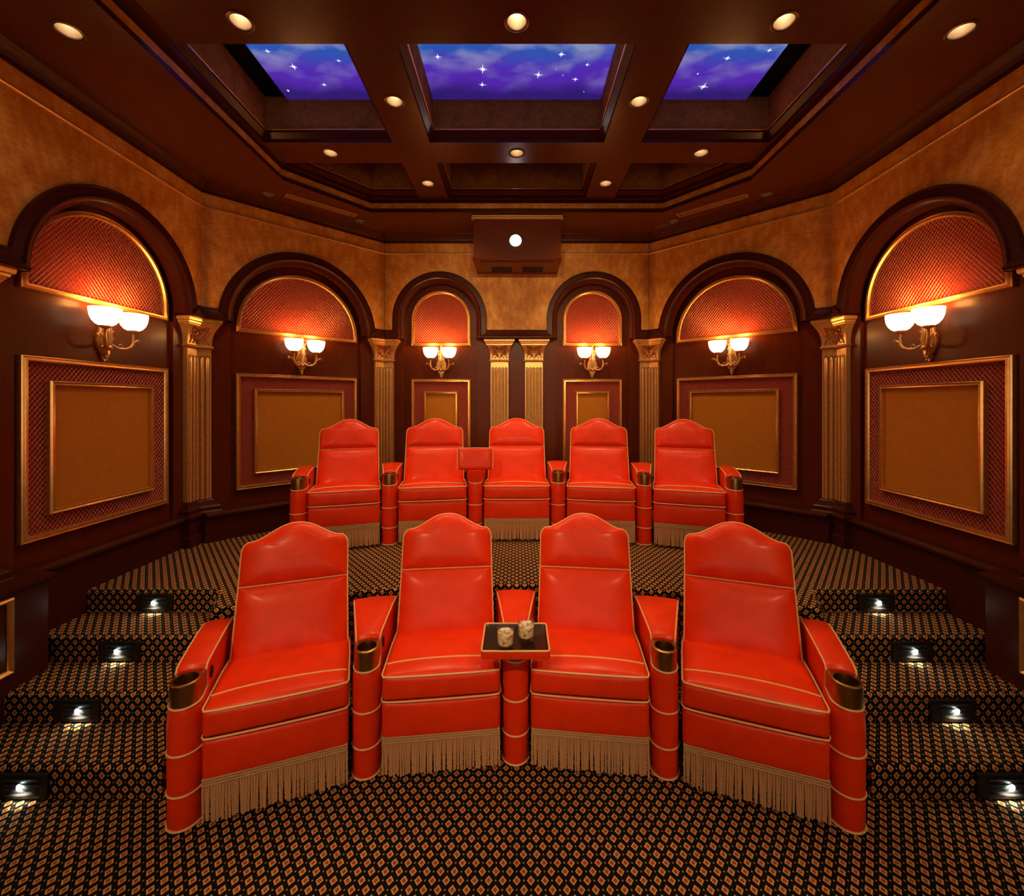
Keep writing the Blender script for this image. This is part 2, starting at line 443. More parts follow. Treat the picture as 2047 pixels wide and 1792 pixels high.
bx = B(); poly_plane(bx, inset(TRAY, -.036), cells + [circ(x, y, HR) for x, y, _ in beam_l], ZB)
bx.build('beam_grid', WOODC, ceil, recalc=False)
cm = B(); pf = B(); gl = B()
for c in cells:
    band(cm, c, [(0, ZB), (0, ZB+.030), (.040, ZB+.060), (.042, ZB+.078)])
    band(gl, c, [(.042, ZB+.078), (.046, ZB+.080), (.046, ZB+.086), (.036, ZB+.088)])
    band(pf, c, [(.036, ZB+.088), (.034, ZK+.02)])
    cap = inset(c, -.05)
cm.build('coffer_crown', WOOD, ceil, recalc=False); gl.build('coffer_gilt_bead', GOLD, ceil, recalc=False); pf.build('coffer_sides', PLASTERC, ceil, recalc=False)
tb = B(); tb.box(-3.1, 3.1, YF-.1, 5.6, ZK+.02, ZK+.08); tb.build('ceiling_void', BLACK, ceil)
# sky panels
def star_mesh(b, x, y, z, r, seed):
    rnd = random.Random(seed); k = 8; pts = [(x, y, z-.001)]
    n = 16; ring = []
    for i in range(n):
        rr = r*(1.0 if i % 4 == 0 else (.55 if i % 2 == 0 else .13))*(rnd.uniform(.75, 1.15) if i % 2 == 0 else 1)
        a = 2*pi*i/n + .1; ring.append((x+rr*cos(a), y+rr*sin(a), z))
    b.add(pts+ring, [(0, 1+i, 1+(i+1) % n) for i in range(n)])
def up(u, v, zz=ZK): # photo pixel to a point of the sky panel plane
    d = 870*(zz-H)/(805-v); return ((u-1033)/870*d, d)
panels = [(-1.905, -1.07, 2.60, 3.62, 'left', [(535, 101, .022), (587, 132, .033), (677, 120, .018), (648, 168, .024), (576, 180, .018)]),
          (-.70, .70, 2.60, 3.62, 'middle', [(875, 112, .026), (965, 137, .042), (964, 168, .03), (1076, 148, .034), (1122, 107, .03), (1150, 157, .024), (1174, 128, .02), (1167, 182, .006), (1112, 137, .006), (1125, 149, .006)]),
          (1.07, 1.905, 2.60, 3.62, 'right', [(1454, 115, .028), (1406, 172, .042), (1538, 99, .022), (1395, 146, .012)])]
for i, (x0, x1, y0, y1, side, st) in enumerate(panels):
    t = thing('star_sky_panel', 'backlit blue and purple night-sky panel in the %s ceiling coffer' % side, 'ceiling panel', ((x0+x1)/2, (y0+y1)/2, ZK), 0, 'starry sky panels in the ceiling coffers')
    hx, hy = (x1-x0)/2, (y1-y0)/2
    p = B(); p.box(-hx, hx, -hy, hy, -.004, .012); p.build('sky_sheet', SKY, t)
    for j, (u, v, r) in enumerate(st):
        X, Y = up(u, v); sb = B(); star_mesh(sb, X-(x0+x1)/2, Y-(y0+y1)/2, -.006, r*1.15, i*20+j); sb.build('star', STAR, t, recalc=False)
# void behind other coffers is the black slab

# ------------------------------------------------------------------ downlights
def make_can(on, z, label):
    t = thing('recessed_downlight', label, 'ceiling light', (0, 0, z), 0, 'recessed ceiling downlights')
    b = B(); b.lathe([(.055, .006), (.055, -.003), (.060, -.007), (.073, -.004), (.074, .001)], n=28); b.build('trim_ring', CANTRIM, t, recalc=False)
    b = B(); b.lathe([(.056, .0), (.052, .03), (.044, .06), (.034, .08)], n=28); b.build('reflector', CANREF, t, recalc=False)
    b = B(); b.lathe([(.034, .08), (.026, .078), (.022, .066), (.012, .058), (.002, .056)], n=20, cap1=True); b.build('bulb', BULB if on else BULBOFF, t, recalc=False)
    return t
CWARM = (1., .63, .29)
can_on = make_can(True, ZS, ''); can_off = make_can(False, ZS, '')
def can_label(x, y, on, kind):
    sd = 'left' if x < -.2 else ('right' if x > .2 else 'middle')
    if kind == 's':
        if not on: return 'unlit ceiling downlight in the %s soffit, %s' % (sd, 'before the air vent' if y < 4.5 else 'near the back wall corner')
        return 'lit downlight in the dark soffit near the top %s corner' % sd
    if abs(y-3.803) < .02: return 'lit downlight in the cross beam behind the %s sky panel' % sd
    if abs(y-3.15) < .02: return 'lit downlight in the %s long beam between two sky panels' % sd
    if abs(y-4.33) < .02: return 'small lit downlight at the far end of the %s long beam' % sd
    return 'lit downlight in the near cross beam above the %s sky panel' % sd
POW = {}
used = {1: False, 0: False}
for kind, lst, z in (('s', soff_l, ZS), ('b', beam_l, ZB)):
    for x, y, on in lst:
        vis = y > 2.3
        lab = can_label(x, y, on, kind) if vis else 'added fill downlight in the ceiling out of view'
        src = can_on if on else can_off
        if not used[on]: o = src; used[on] = True; o.location = (x, y, z); o['label'] = lab
        else: o = dup(src, lab, (x, y, z), 0)
        if not vis: o['label'] = lab + ' at %s' % ({-1: 'left', 0: 'centre', 1: 'right'}[(x > .2)-(x < -.2)]) + (' near' if y < 0 else ' mid')
        if on and vis:
            light('lamp', 'SPOT', (0, 0, -.004), (72 if y > 4 else 30 if y > 3.5 else 18) if kind == 'b' else 5, CWARM, o, None, spot_size=radians(118), spot_blend=.9, shadow_soft_size=.03)
        elif on:
            # added fill lamps out of view, aimed at the seats and the back wall
            tgt = Vector((x*.6, 2.9, .75) if abs(x) > .6 or y > 0 else (x*.2, 5.25, 2.85)) - Vector((x, y, z))
            light('lamp', 'SPOT', (0, 0, -.01), ((420 if abs(x) < .6 else 400 if x < 0 else 290) if y < 0 else 10), CWARM, o, tgt.to_track_quat('-Z', 'Y').to_euler(), spot_size=radians(60 if y > 0 else 44 if abs(x) > .6 else 30), spot_blend=.8, shadow_soft_size=.08)

# ------------------------------------------------------------------ vents
for sg, side in ((-1, 'left'), (1, 'right')):
    a = Vector((sg*2.27, 4.27)); c = Vector((sg*1.75, 4.74))
    mid = (a+c)/2; ang = math.atan2(c.y-a.y, c.x-a.x)
    t = thing('linear_air_vent', 'long narrow slotted air vent in the soffit over the %s angled wall' % side, 'air vent', (mid.x, mid.y, ZS), ang, 'slot vents in the soffit')
    hl = (c-a).length/2
    b = B(); b.box(-hl, hl, -.05, -.036, -.008, 0); b.box(-hl, hl, .036, .05, -.008, 0); b.box(-hl, -hl+.014, -.036, .036, -.008, 0); b.box(hl-.014, hl, -.036, .036, -.008, 0); b.build('frame', VENT, t)
    b = B()
    for k in range(4): b.box(-hl+.014, hl-.014, -.027+k*.018-.004, -.027+k*.018+.004, -.006, -.001)
    b.build('slats', VENT, t); b = B(); b.box(-hl+.014, hl-.014, -.036, .036, -.002, -.0005); b.build('duct_opening', BLACK, t)

# ------------------------------------------------------------------ walls
def extr(b, prof, x0, x1, m0=0, m1=0, caps=True):
    """prof: list of (y,z); x range with mitres"""
    b.loft([[(x0-y*m0, y, z) for y, z in prof], [(x1+y*m1, y, z) for y, z in prof]], True, caps, caps)
ZI0, ZI1 = 2.67, 2.78
def wall(name, loc, rz, x0, x1, arches, m0, m1, dado_y=-.05, extra=None):
    """local x along the wall, y into the wall, plaster face at y=0; arches: (cx, R, zc)"""
    w = B(); n = 40
    cuts = [x0, x1]
    for cx, R, zc in arches:
        r = R-.02
        cuts += [cx-r*cos(pi*i/n) for i in range(n+1)]
    cuts = sorted(set(round(c, 5) for c in cuts))
    def zl(x, side):
        for cx, R, zc in arches:
            r = R-.02
            if abs(x-cx) < r-1e-4 or (abs(abs(x-cx)-r) <= 1e-3 and ((x < cx) == (side > 0))):
                return zc+sqrt(max(0, r*r-(x-cx)**2))
        return ZI1-.03
    fs = []
    for a, c in zip(cuts[:-1], cuts[1:]):
        w.add([(a, 0, zl(a, 1)), (c, 0, zl(c, -1)), (c, 0, ZS), (a, 0, ZS)], [(0, 1, 2, 3)])
    o = struct(w.build(name, PLASTER, recalc=False)); place(o, loc, rz)
    # crown and rail
    b = B(); extr(b, [(0, ZS-.105), (-.010, ZS-.105), (-.010, ZS-.088), (-.022, ZS-.086), (0, ZS-.080)], x0, x1, m0, m1); b.build('crown_bead', WOOD, o)
    b = B(); extr(b, [(0, ZS-.086), (-.018, ZS-.086), (-.026, ZS-.060), (-.030, ZS-.058), (-.040, ZS-.030), (-.055, ZS-.014), (-.058, ZS), (0, ZS)], x0, x1, m0, m1); b.build('crown_moulding', WOODC, o)
    b = B(); extr(b, [(0, 3.695), (-.014, 3.697), (-.018, 3.707), (-.014, 3.717), (0, 3.719)], x0, x1, m0, m1); b.build('gilt_picture_rail', GOLDP, o)
    # recessed wood
    b = B(); b.add([(x0-.13*m0, .13, 0), (x1+.13*m1, .13, 0), (x1+.13*m1, .13, ZS), (x0-.13*m0, .13, ZS)], [(0, 1, 2, 3)])
    if arches:
        lo = [x0-.1*m0]; 
        for cx, R, zc in arches: lo += [cx-R+.125, cx+R-.125]
        lo.append(x1+.1*m1)
        for i in range(0, len(lo), 2): b.box(lo[i], lo[i+1], .10, .135, 0, ZI0+.02)
    b.build('wood_panelling', WOODM, o, recalc=False)
    # dado
    b = B(); e = dado_y
    extr(b, [(.135, 0), (e, 0), (e, .10+.0), (e-.012, .105) if False else (e, .11), (e, .825), (e-.02, .835), (e-.03, .85), (e-.03, .865), (e-.018, .872), (.0+e+.0, .885), (.135, .885)], x0, x1, m0, m1); b.build('dado', WOOD, o)
    # arches
    for cx, R, zc in arches:
        pr = [(0, .01), (0, -.022), (-.004, -.027), (-.010, -.027), (-.014, -.020), (-.066, -.020), (-.070, -.030), (-.078, -.033), (-.084, -.026), (-.092, -.012), (-.108, -.004), (-.124, .0), (-.125, .02), (-.125, .135)]
        path = [(-1, 0, ZI0+.01)] + ([(-1, 0, zc)] if zc > ZI0+.05 else [])
        loops = []
        ang = [pi-pi*i/48 for i in range(49)]
        for dr, y in pr:
            rr = R+dr
            l = [(cx-rr, y, ZI0+.01)] + [(cx+rr*cos(a), y, zc+rr*sin(a)) for a in ang] + [(cx+rr, y, ZI0+.01)]
            loops.append(l)
        b = B(); b.loft(loops, False); b.build('arch_moulding', WOOD, o, recalc=False, sharp=40)
    # imposts
    if arches:
        b = B(); st = [x0]
        for cx, R, zc in arches: st += [cx-R, cx+R]
        st.append(x1)
        for i in range(0, len(st), 2):
            a, c = st[i], st[i+1]; first = (i == 0); last = (i == len(st)-2)
            loops = []
            for z, y, g in ((ZI1, -.030, 0), (ZI1-.015, -.036, .0), (ZI1-.022, -.030, .0), (ZI0+.045, -.045, .045), (ZI0+.02, -.066, .07), (ZI0+.012, -.066, .075), (ZI0, -.055, .07)):
                xa = a-y*m0 if first else a-g
                xb = c+y*m1 if last else c+g
                if first: xb = c+g
                if last: xa = a-g
                if first and last: pass
                xa2 = a-.13*m0 if first else xa; xb2 = c+.13*m1 if last else xb
                loops.append([(xa, y, z), (xb, y, z), (xb2, .132, z), (xa2, .132, z)])
            b.loft(loops, True, True, True)
        b.build('impost', WOOD, o)
    return o
LA = 1.8243
AS, AA, AB = (.727, 2.695), (.787, 2.69), (.571, 2.92)
wall('wall_left', (-XW, 3.198, 0), pi/2, YF-3.198, YC-3.198, [(0, *AS)], 0, M8, dado_y=.05)
wall('wall_right', (XW, 3.198, 0), -pi/2, -(YC-3.198), -(YF-3.198), [(0, *AS)], M8, 0, dado_y=.05)
wall('wall_back_left', (-XW+LA/2*.7071, YC+LA/2*.7071, 0), pi/4, -LA/2, LA/2, [(0, *AA)], M8, M8)
wall('wall_back_right', (XW-LA/2*.7071, YC+LA/2*.7071, 0), -pi/4, -LA/2, LA/2, [(0, *AA)], M8, M8)
xb = XW-(YB-YC)
wall('wall_back', (0, YB, 0), 0, -xb, xb, [(-.937, *AB), (.937, *AB)], M8, M8)
wf = B(); wf.box(-3.1, 3.1, YF-.1, YF, 0, 4.5); struct(wf.build('wall_front', m_simple('front_wall_cloth', (.16, .06, .03), .8)))
t = thing('added_fill_screen', 'added glowing screen on the unseen front wall, for frontal fill light', 'screen', (0, YF, 1.95))  # unseen screen, added to light the seats from the front
b = B(); b.box(-1.75, 1.75, .002, .02, -.9, .9); b.build('fill_screen_frame', BLACKM, t)
b = B(); b.box(-1.65, 1.65, .02, .024, -.82, .82); b.build('fill_screen_surface', m_emit('fill_screen_glow', (1., .72, .46), 1.6), t)

# ------------------------------------------------------------------ grilles and fabric panels
def run_mesh(b, inside, x0, x1, z0, z1, y, w=.0038, px=.030, pz=.037):
    sl = pz/px; ln = sqrt(px*px+pz*pz); ux, uz = px/ln, pz/ln
    for sg in (1, -1):
        span = (z1-z0)/sl
        k = int((x1-x0+span)/px)+2
        for i in range(k+1):
            xs_ = (x0-span+i*px) if sg > 0 else (x0+i*px)
            n = int((z1-z0)/uz/.006); run = None; segs = []
            for j in range(n+1):
                t = j*.006; X = xs_+sg*ux*t; Z = z0+uz*t
                if inside(X, Z):
                    if run is None: run = t
                    last = t
                elif run is not None: segs.append((run, last)); run = None
            if run is not None: segs.append((run, last))
            nx, nz = uz*w/2, -sg*ux*w/2
            yy = y-(.0014 if sg > 0 else 0)
            for a, c in segs:
                if c-a < .004: continue
                A = (xs_+sg*ux*a, z0+uz*a); C = (xs_+sg*ux*c, z0+uz*c)
                b.add([(A[0]-nx, yy, A[1]-nz), (A[0]+nx, yy, A[1]+nz), (C[0]+nx, yy, C[1]+nz), (C[0]-nx, yy, C[1]-nz),
                       (A[0], yy-.002, A[1]), (C[0], yy-.002, C[1])], [(0, 4, 5, 3), (4, 1, 2, 5)])
def rloop(x0, x1, z0, z1, i, y): return [(x0+i, y, z0+i), (x1-i, y, z0+i), (x1-i, y, z1-i), (x0+i, y, z1-i)]
FR = [(0, .13), (0, .095), (.006, .088), (.012, .094), (.020, .086), (.030, .084), (.034, .094), (.038, .100), (.038, .125)]
def low_panel(W, loc, rz, label):
    t = thing('grille_fabric_panel', label, 'wall panel', loc, rz, 'gold-framed panels with diamond grille borders'); z0, z1 = 1.035, 2.19
    b = B(); b.loft([rloop(-W, W, z0, z1, i, y) for i, y in FR]); b.build('outer_frame', GOLD, t)
    V = W-.155; a0, a1 = z0+.145, z1-.15
    b = B(); b.loft([rloop(-V, V, a0, a1, i, y) for i, y in [(0, .125), (0, .085), (.008, .075), (.016, .082), (.026, .078), (.030, .09), (.030, .118)]]); b.build('inner_frame', GOLD, t)
    b = B(); b.box(-V+.025, V-.025, .105, .125, a0+.025, a1-.025); b.build('fabric_panel', FABRIC, t)
    b = B(); b.box(-W+.03, W-.03, .118, .127, z0+.03, z1-.03); b.build('backing_cloth', REDCLOTH, t)
    b = B(); g = .032
    run_mesh(b, lambda x, z: abs(x) < W-g and z0+g < z < z1-g and not (abs(x) < V and a0 < z < a1), -W, W, z0+.001, z1-.001, .110)
    b.build('diamond_mesh', WIRE, t, recalc=False)
    return t
def arch_loop(R, zc, zb, i, y, n=40):
    r = R-i
    return [(-r, y, zb+i)] + [(-r, y, zb+i+(zc-zb-i)*.5)] + [(-r*cos(pi*k/n), y, zc+r*sin(pi*k/n)) for k in range(n+1)] + [(r, y, zb+i+(zc-zb-i)*.5)] + [(r, y, zb+i)]
def arch_grille(R, zc, loc, rz, label):
    t = thing('arched_grille', label, 'wall grille', loc, rz, 'arched gold-framed diamond grilles'); zb = 2.60
    b = B(); b.loft([arch_loop(R, zc, zb, i, y) for i, y in FR]); b.build('frame', GOLD, t)
    b = B(); l = arch_loop(R, zc, zb, .03, .122); b.add(l, [tuple(range(len(l)))]); b.build('backing_cloth', REDCLOTH, t, recalc=False)
    g = R-.033
    b = B(); run_mesh(b, lambda x, z: abs(x) < g and z > zb+.033 and (z < zc or x*x+(z-zc)**2 < g*g), -R, R, zb+.001, zc+R, .110)
    b.build('diamond_mesh', WIRE, t, recalc=False)
    return t
bays = [((-XW, 3.185, 0), pi/2, .555, 2.70, 'on the left side wall'), ((-2.255, 4.645, 0), pi/4, .613, 2.655, 'on the left angled wall'),
        ((-.937, YB, 0), 0, .366, 2.918, 'on the back wall, left of the centre pilasters'), ((.937, YB, 0), 0, .366, 2.918, 'on the back wall, right of the centre pilasters'),
        ((2.255, 4.645, 0), -pi/4, .613, 2.655, 'on the right angled wall'), ((XW, 3.185, 0), -pi/2, .555, 2.70, 'on the right side wall')]
for loc, rz, W, zc, lab in bays:
    wd = 'wide' if W > .4 else 'narrow'
    low_panel(W, loc, rz, '%s amber panel with grille border %s' % (wd, lab))
    arch_grille(W, zc, loc, rz, '%s arched red grille above the sconce %s' % (wd, lab))

# ------------------------------------------------------------------ sconces
SCW = (1., .42, .10)
def make_sconce():
    t = thing('twin_wall_sconce', '', 'wall light', (0, 0, 0), 0, 'gilt two-arm wall sconces'); Y = .13
    pts = [(0, 2.20), (.012, 2.215), (.020, 2.235), (.014, 2.25), (.030, 2.265), (.050, 2.30), (.060, 2.35), (.055, 2.39), (.040, 2.42), (.036, 2.46), (.040, 2.50), (.034, 2.535), (.020, 2.555), (.014, 2.585), (0, 2.605)]
    full = pts + [(-x, z) for x, z in pts[1:-1][::-1]]
    b = B(); zc = 2.38
    for sc, y0, y1 in ((1, Y, Y-.014), (.80, Y-.010, Y-.030), (.52, Y-.024, Y-.046)):
        b.loft([[(x*sc, y, zc+(z-zc)*(.5+.5*sc)) for x, z in full] for y in (y0, y1)], True, False, True)
    for k in range(5):
        z = 2.30+k*.055
        for sg in (-1, 1): b.tube([(sg*(.012+.02*sin(a)), Y-.044-.004*sin(a), z+.022*a/2) for a in [0, .5, 1, 1.5, 2]], .0045, 6)
    for sg in (-1, 1):
        b.tube([(sg*(.030+.014*cos(a)*(1-a/9)), Y-.035, 2.30+.014*sin(a)*(1-a/9)) for a in [i*.5 for i in range(13)]], .0045, 6)
        b.tube([(sg*(.024+.010*cos(a)*(1-a/9)), Y-.035, 2.52+.012*sin(a)*(1-a/9)) for a in [i*.5 for i in range(13)]], .004, 6)
    b.ball((0, Y-.05, 2.30), .02, 10); b.ball((0, Y-.03, 2.235), .013, 8); b.ball((0, Y-.03, 2.212), .008, 8); b.ball((0, Y-.03, 2.595), .010, 8)
    b.tube([(0, Y-.046, 2.32), (0, Y-.056, 2.38), (0, Y-.05, 2.46), (0, Y-.04, 2.55)], [.016, .014, .011, .006], 8)
    b.build('backplate', BRONZE, t)
    cy = Y-.125
    for sg in (-1, 1):
        b = B()
        pa = [(sg*.015, Y-.05, 2.325), (sg*.045, Y-.075, 2.300), (sg*.075, Y-.10, 2.298), (sg*.100, Y-.118, 2.315), (sg*.112, cy, 2.345), (sg*.113, cy, 2.38), (sg*.112, cy, 2.425)]
        b.tube(pa, [.008, .009, .011, .012, .011, .008, .008], 8)
        b.tube([(sg*(.118+.045*t_), cy, 2.35+.05*t_-.02*t_*t_+.0*t_) for t_ in [i/6 for i in range(7)]] + [(sg*.172, cy, 2.372), (sg*.168, cy, 2.362), (sg*.160, cy, 2.364)], .005, 6)
        b.tube([(sg*(.055-.016*cos(a)), Y-.085, 2.318+.014*sin(a)) for a in [i*.5 for i in range(9)]], .004, 6)
        b.lathe([(.006, 2.40), (.012, 2.405), (.007, 2.415), (.016, 2.425), (.034, 2.432), (.036, 2.442), (.02, 2.444)], (sg*.112, cy, 0), 16)
        b.build('arm', BRONZE, t)
        b = B(); prof = [(.004, 2.440), (.034, 2.443), (.055, 2.455), (.074, 2.480), (.085, 2.510), (.090, 2.545), (.091, 2.566), (.087, 2.566), (.084, 2.54), (.078, 2.508), (.066, 2.48), (.05, 2.462), (.004, 2.452)]
        b.lathe(prof, (sg*.112, cy, 0), 32, True, True); b.build('bowl_shade', SHADE, t)
        light('bulb', 'POINT', (sg*.112, cy, 2.60), 4.6, SCW, t, shadow_soft_size=.045)
    return t
sc0 = make_sconce()
for i, (loc, rz, W, zc, lab) in enumerate(bays):
    l = 'gilt sconce with two glowing bowl shades ' + lab
    if i == 0: sc0.location = loc; sc0.rotation_euler = (0, 0, rz); sc0['label'] = l
    else: dup(sc0, l, loc, rz)

# ------------------------------------------------------------------ pilasters
def offs(poly, d):
    """offset an open-front plan outline: outward"""
    n = len(poly); out = []
    for i in range(n):
        a, b, c = Vector(poly[i-1]), Vector(poly[i]), Vector(poly[(i+1) % n])
        t1 = (b-a).normalized(); t2 = (c-b).normalized()
        n1 = Vector((t1.y, -t1.x)); n2 = Vector((t2.y, -t2.x)); m_ = n1+n2; m_ = m_/m_.length_squared*2
        out.append((b.x+m_.x*d, b.y+m_.y*d))
    return out
def make_pilaster(corner, z0):
    t = thing('fluted_pilaster', '', 'pilaster', (0, 0, 0), 0, 'gold fluted pilasters')
    hw = .108; th = .07
    if corner:
        dv = (sin(radians(67.5)), -cos(radians(67.5))); nv = (cos(radians(67.5)), sin(radians(67.5)))
        plan = [(-dv[0]*hw*1.05, dv[1]*hw*1.05), (0, 0), (dv[0]*hw*1.05, dv[1]*hw*1.05), (dv[0]*hw*1.05+nv[0]*th, dv[1]*hw*1.05+nv[1]*th), (0, th/cos(radians(22.5))), (-dv[0]*hw*1.05-nv[0]*th, dv[1]*hw*1.05+nv[1]*th)]
        def P(s, o):  # along the face, o outwards to the room
            x = s*dv[0]; y = abs(s)*dv[1]
            k = 1 if s >= 0 else -1
            if abs(s) < 1e-6: return (0, -o/cos(radians(22.5)))
            return (x-k*nv[0]*o, y-nv[1]*o)
    else:
        plan = [(-hw, 0), (hw, 0), (hw, th), (-hw, th)]
        def P(s, o): return (s, -o)
    def loft(b, prof, cap=True): b.loft([[(x, y, z) for x, y in offs(plan, o)] for o, z in prof], True, cap, cap)
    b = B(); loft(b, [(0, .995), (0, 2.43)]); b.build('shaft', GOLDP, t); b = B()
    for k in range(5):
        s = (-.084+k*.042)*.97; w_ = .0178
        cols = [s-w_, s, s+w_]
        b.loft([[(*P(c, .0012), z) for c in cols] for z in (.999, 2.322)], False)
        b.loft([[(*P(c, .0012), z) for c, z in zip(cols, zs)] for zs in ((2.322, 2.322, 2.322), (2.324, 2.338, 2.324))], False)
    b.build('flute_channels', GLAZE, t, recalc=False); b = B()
    for k in range(5):
        s = (-.084+k*.042)*(.97)
        pts = [(*P(s, .002), .999)] + [(*P(s, .002), 1.0+1.305*i/6) for i in range(7)] + [(*P(s, .0), 2.318), (*P(s, -.004), 2.324)]
        b.tube(pts, [.0135]*8+[.009, .003], 10)
    b.build('reeding', GOLDP, t)
    b = B()
    loft(b, [(0, 2.405), (.016, 2.409), (.018, 2.417), (.010, 2.424), (.004, 2.43), (.004, 2.46), (.010, 2.51), (.022, 2.555), (.040, 2.590), (.046, 2.60), (.050, 2.602), (.050, 2.612), (.060, 2.618), (.062, 2.632), (.075, 2.640), (.078, 2.655), (.078, 2.668)])
    b.build('capital', GOLDP, t)
    b = B()
    def out(z): 
        k = (z-2.43)/.17
        return .004+.036*max(0, k)**2.2
    def S(s, z, e=.004): 
        w = hw*1.02+out(z)
        return (*P(s, out(z)+e), z)
    for sg in (-1, 1):
        for (cs, cz, r0, tn) in ((.030, 2.555, .026, 2.2), (.068, 2.50, .022, 1.8), (.078, 2.575, .020, 1.8), (.030, 2.475, .018, 1.6)):
            pts = [S(sg*(cs+r0*(1-a/(tn*2*pi)*.85)*cos(a+.6)), cz+r0*(1-a/(tn*2*pi)*.85)*sin(a+.6)) for a in [i*.45 for i in range(int(tn*2*pi/.45))]]
            b.tube(pts, .0052, 6)
        b.tube([S(sg*(.006+.05*u*u+.02*u), 2.44+.11*u) for u in [i/8 for i in range(9)]], .0055, 6)
        b.tube([S(sg*(.095-.03*sin(u*2)), 2.44+.12*u) for u in [i/8 for i in range(9)]], .0055, 6)
        for (ls, lz) in ((.05, 2.585), (.092, 2.54), (.012, 2.52), (.052, 2.45)):
            p = S(sg*ls, lz, .004); b.ball(p, .010, 8, (1.2, .7, .8))
    n = 13
    for k in range(n):
        s = -(hw+.01)+(2*hw+.02)*k/(n-1)
        p = P(s, .017); b.ball((p[0], p[1], 2.403), .0088, 8, (1, 1, .8))
    b.build('carved_scrolls', COPPER, t, recalc=False)
    b = B(); loft(b, [(.004, 1.0), (.014, .992), (.022, .982), (.022, .972), (.034, .965), (.040, .950), (.052, .942), (.062, .93), (.062, .90), (.075, .89), (.082, .878), (.082, .86)])
    loft(b, [(.066, .862), (.066, z0+.10), (.080, z0+.09), (.080, z0)]); b.build('base_and_pedestal', WOOD, t)
    return t
pil = [((-.212, YB+.06, 0), 0, False, 'gold fluted pilaster at centre of the back wall, left one of the close pair'),
       ((.212, YB+.06, 0), 0, False, 'gold fluted pilaster at centre of the back wall, right one of the close pair')]
e = .06; dxy = e/cos(radians(22.5))
def cpt(x, y, bx_, by_): return (x+bx_*dxy, y+by_*dxy, 0)
b1 = (-cos(radians(22.5)), sin(radians(22.5))); b2 = (-sin(radians(22.5)), cos(radians(22.5)))
flat_p = make_pilaster(False, ZU); corn_p = make_pilaster(True, ZU)
flat_p.location = pil[0][0]; flat_p['label'] = pil[0][3]
dup(flat_p, pil[1][3], pil[1][0], 0)
fp = dup(flat_p, 'edge of a gold pilaster capital at the far left side of the photo', (-XW-.06, 2.325, 0), pi/2)
fp = dup(flat_p, 'gold pilaster at the near end of the right side wall, at the photo edge', (XW+.06, 2.325, 0), -pi/2)
cp = [(cpt(-XW, YC, *b1), radians(67.5), 'bent gold pilaster in the corner between left side wall and left angled wall'),
      (cpt(-xb, YB, *b2), radians(22.5), 'bent gold pilaster in the corner between left angled wall and back wall'),
      (cpt(xb, YB, -b2[0], b2[1]), -radians(22.5), 'bent gold pilaster in the corner between back wall and right angled wall'),
      (cpt(XW, YC, -b1[0], b1[1]), -radians(67.5), 'bent gold pilaster in the corner between right angled wall and right side wall')]
for i, (loc, rz, lab) in enumerate(cp):
    if i == 0: corn_p.location = loc; corn_p.rotation_euler = (0, 0, rz); corn_p['label'] = lab
    else: dup(corn_p, lab, loc, rz)
# near pedestals on the side walls
for sg, side in ((-1, 'left'), (1, 'right')):
    t = thing('wood_pedestal', 'dark wood pedestal with gold framed side beside the lower %s steps' % side, 'pedestal', (sg*2.8, 2.30, 0), -sg*pi/2)
    b = B(); b.box(-.30, .30, 0, .13, 0, .84); extr(b, [(.13, .84), (-.015, .84), (-.03, .86), (-.03, .88), (.13, .895)], -.32, .32); b.build('block', WOOD, t)
    b = B(); b.loft([rloop(-.24, .115, .40, .82, i, y) for i, y in [(0, .0), (0, -.014), (.010, -.022), (.022, -.012), (.026, 0)]] if sg < 0 else [rloop(-.115, .24, .40, .82, i, y) for i, y in [(0, .0), (0, -.014), (.010, -.022), (.022, -.012), (.026, 0)]]); b.build('gold_frame', GOLD, t)

# ------------------------------------------------------------------ projector box
t = thing('projector_cabinet', 'dark wooden projector cabinet with bright lens hung high on the back wall', 'projector', (.005, 4.72, 3.463))
b = B(); b.box(-.475, .475, 0, YB-4.72-.002, .012, ZS-3.463-.002); b.box(-.485, .485, -.008, YB-4.72-.002, 0, .014)
b.build('cabinet', WOODM, t)
b = B(); b.box(-.495, .495, -.018, .02, ZS-3.463-.055, ZS-3.463-.035); b.box(-.492, .492, -.012, .02, ZS-3.463-.028, ZS-3.463-.010); b.build('gilt_top_trim', GOLD, t)
b = B(); b.box(-.40, .40, .09, YB-4.72-.07, -.006, .0); b.build('underside_panel', WOODC, t)
b = B()
for k in range(7):
    for sx in (-1, 1): b.box(sx*.18-.12, sx*.18+.12, .28+k*.03, .28+k*.03+.010, -.010, -.006)
b.build('vent_slots', BLACKM, t)
b = B(); b.lathe([(.045, 0), (.052, -.008), (.052, -.02), (.036, -.022)], n=28)
M = Matrix.Translation((-.018, -.002, .187)) @ Matrix.Rotation(radians(90), 4, 'X')
lb = B(); lb.lathe([(.074, 0), (.078, .010), (.078, .024), (.064, .026), (.062, .012)], n=28); r = B(); r.merge(lb, M); r.build('lens_ring', BLACKM, t, recalc=False)
r = B(); lb = B(); lb.lathe([(.062, .013), (.045, .024), (.001, .030)], n=24, cap1=True); r.merge(lb, M); r.build('lens', LENS, t, recalc=False)
light('lamp', 'SPOT', (-.018, -.05, .187), 4, (1, .9, .85), t, (radians(85), 0, 0), spot_size=radians(50), spot_blend=.6, shadow_soft_size=.03)

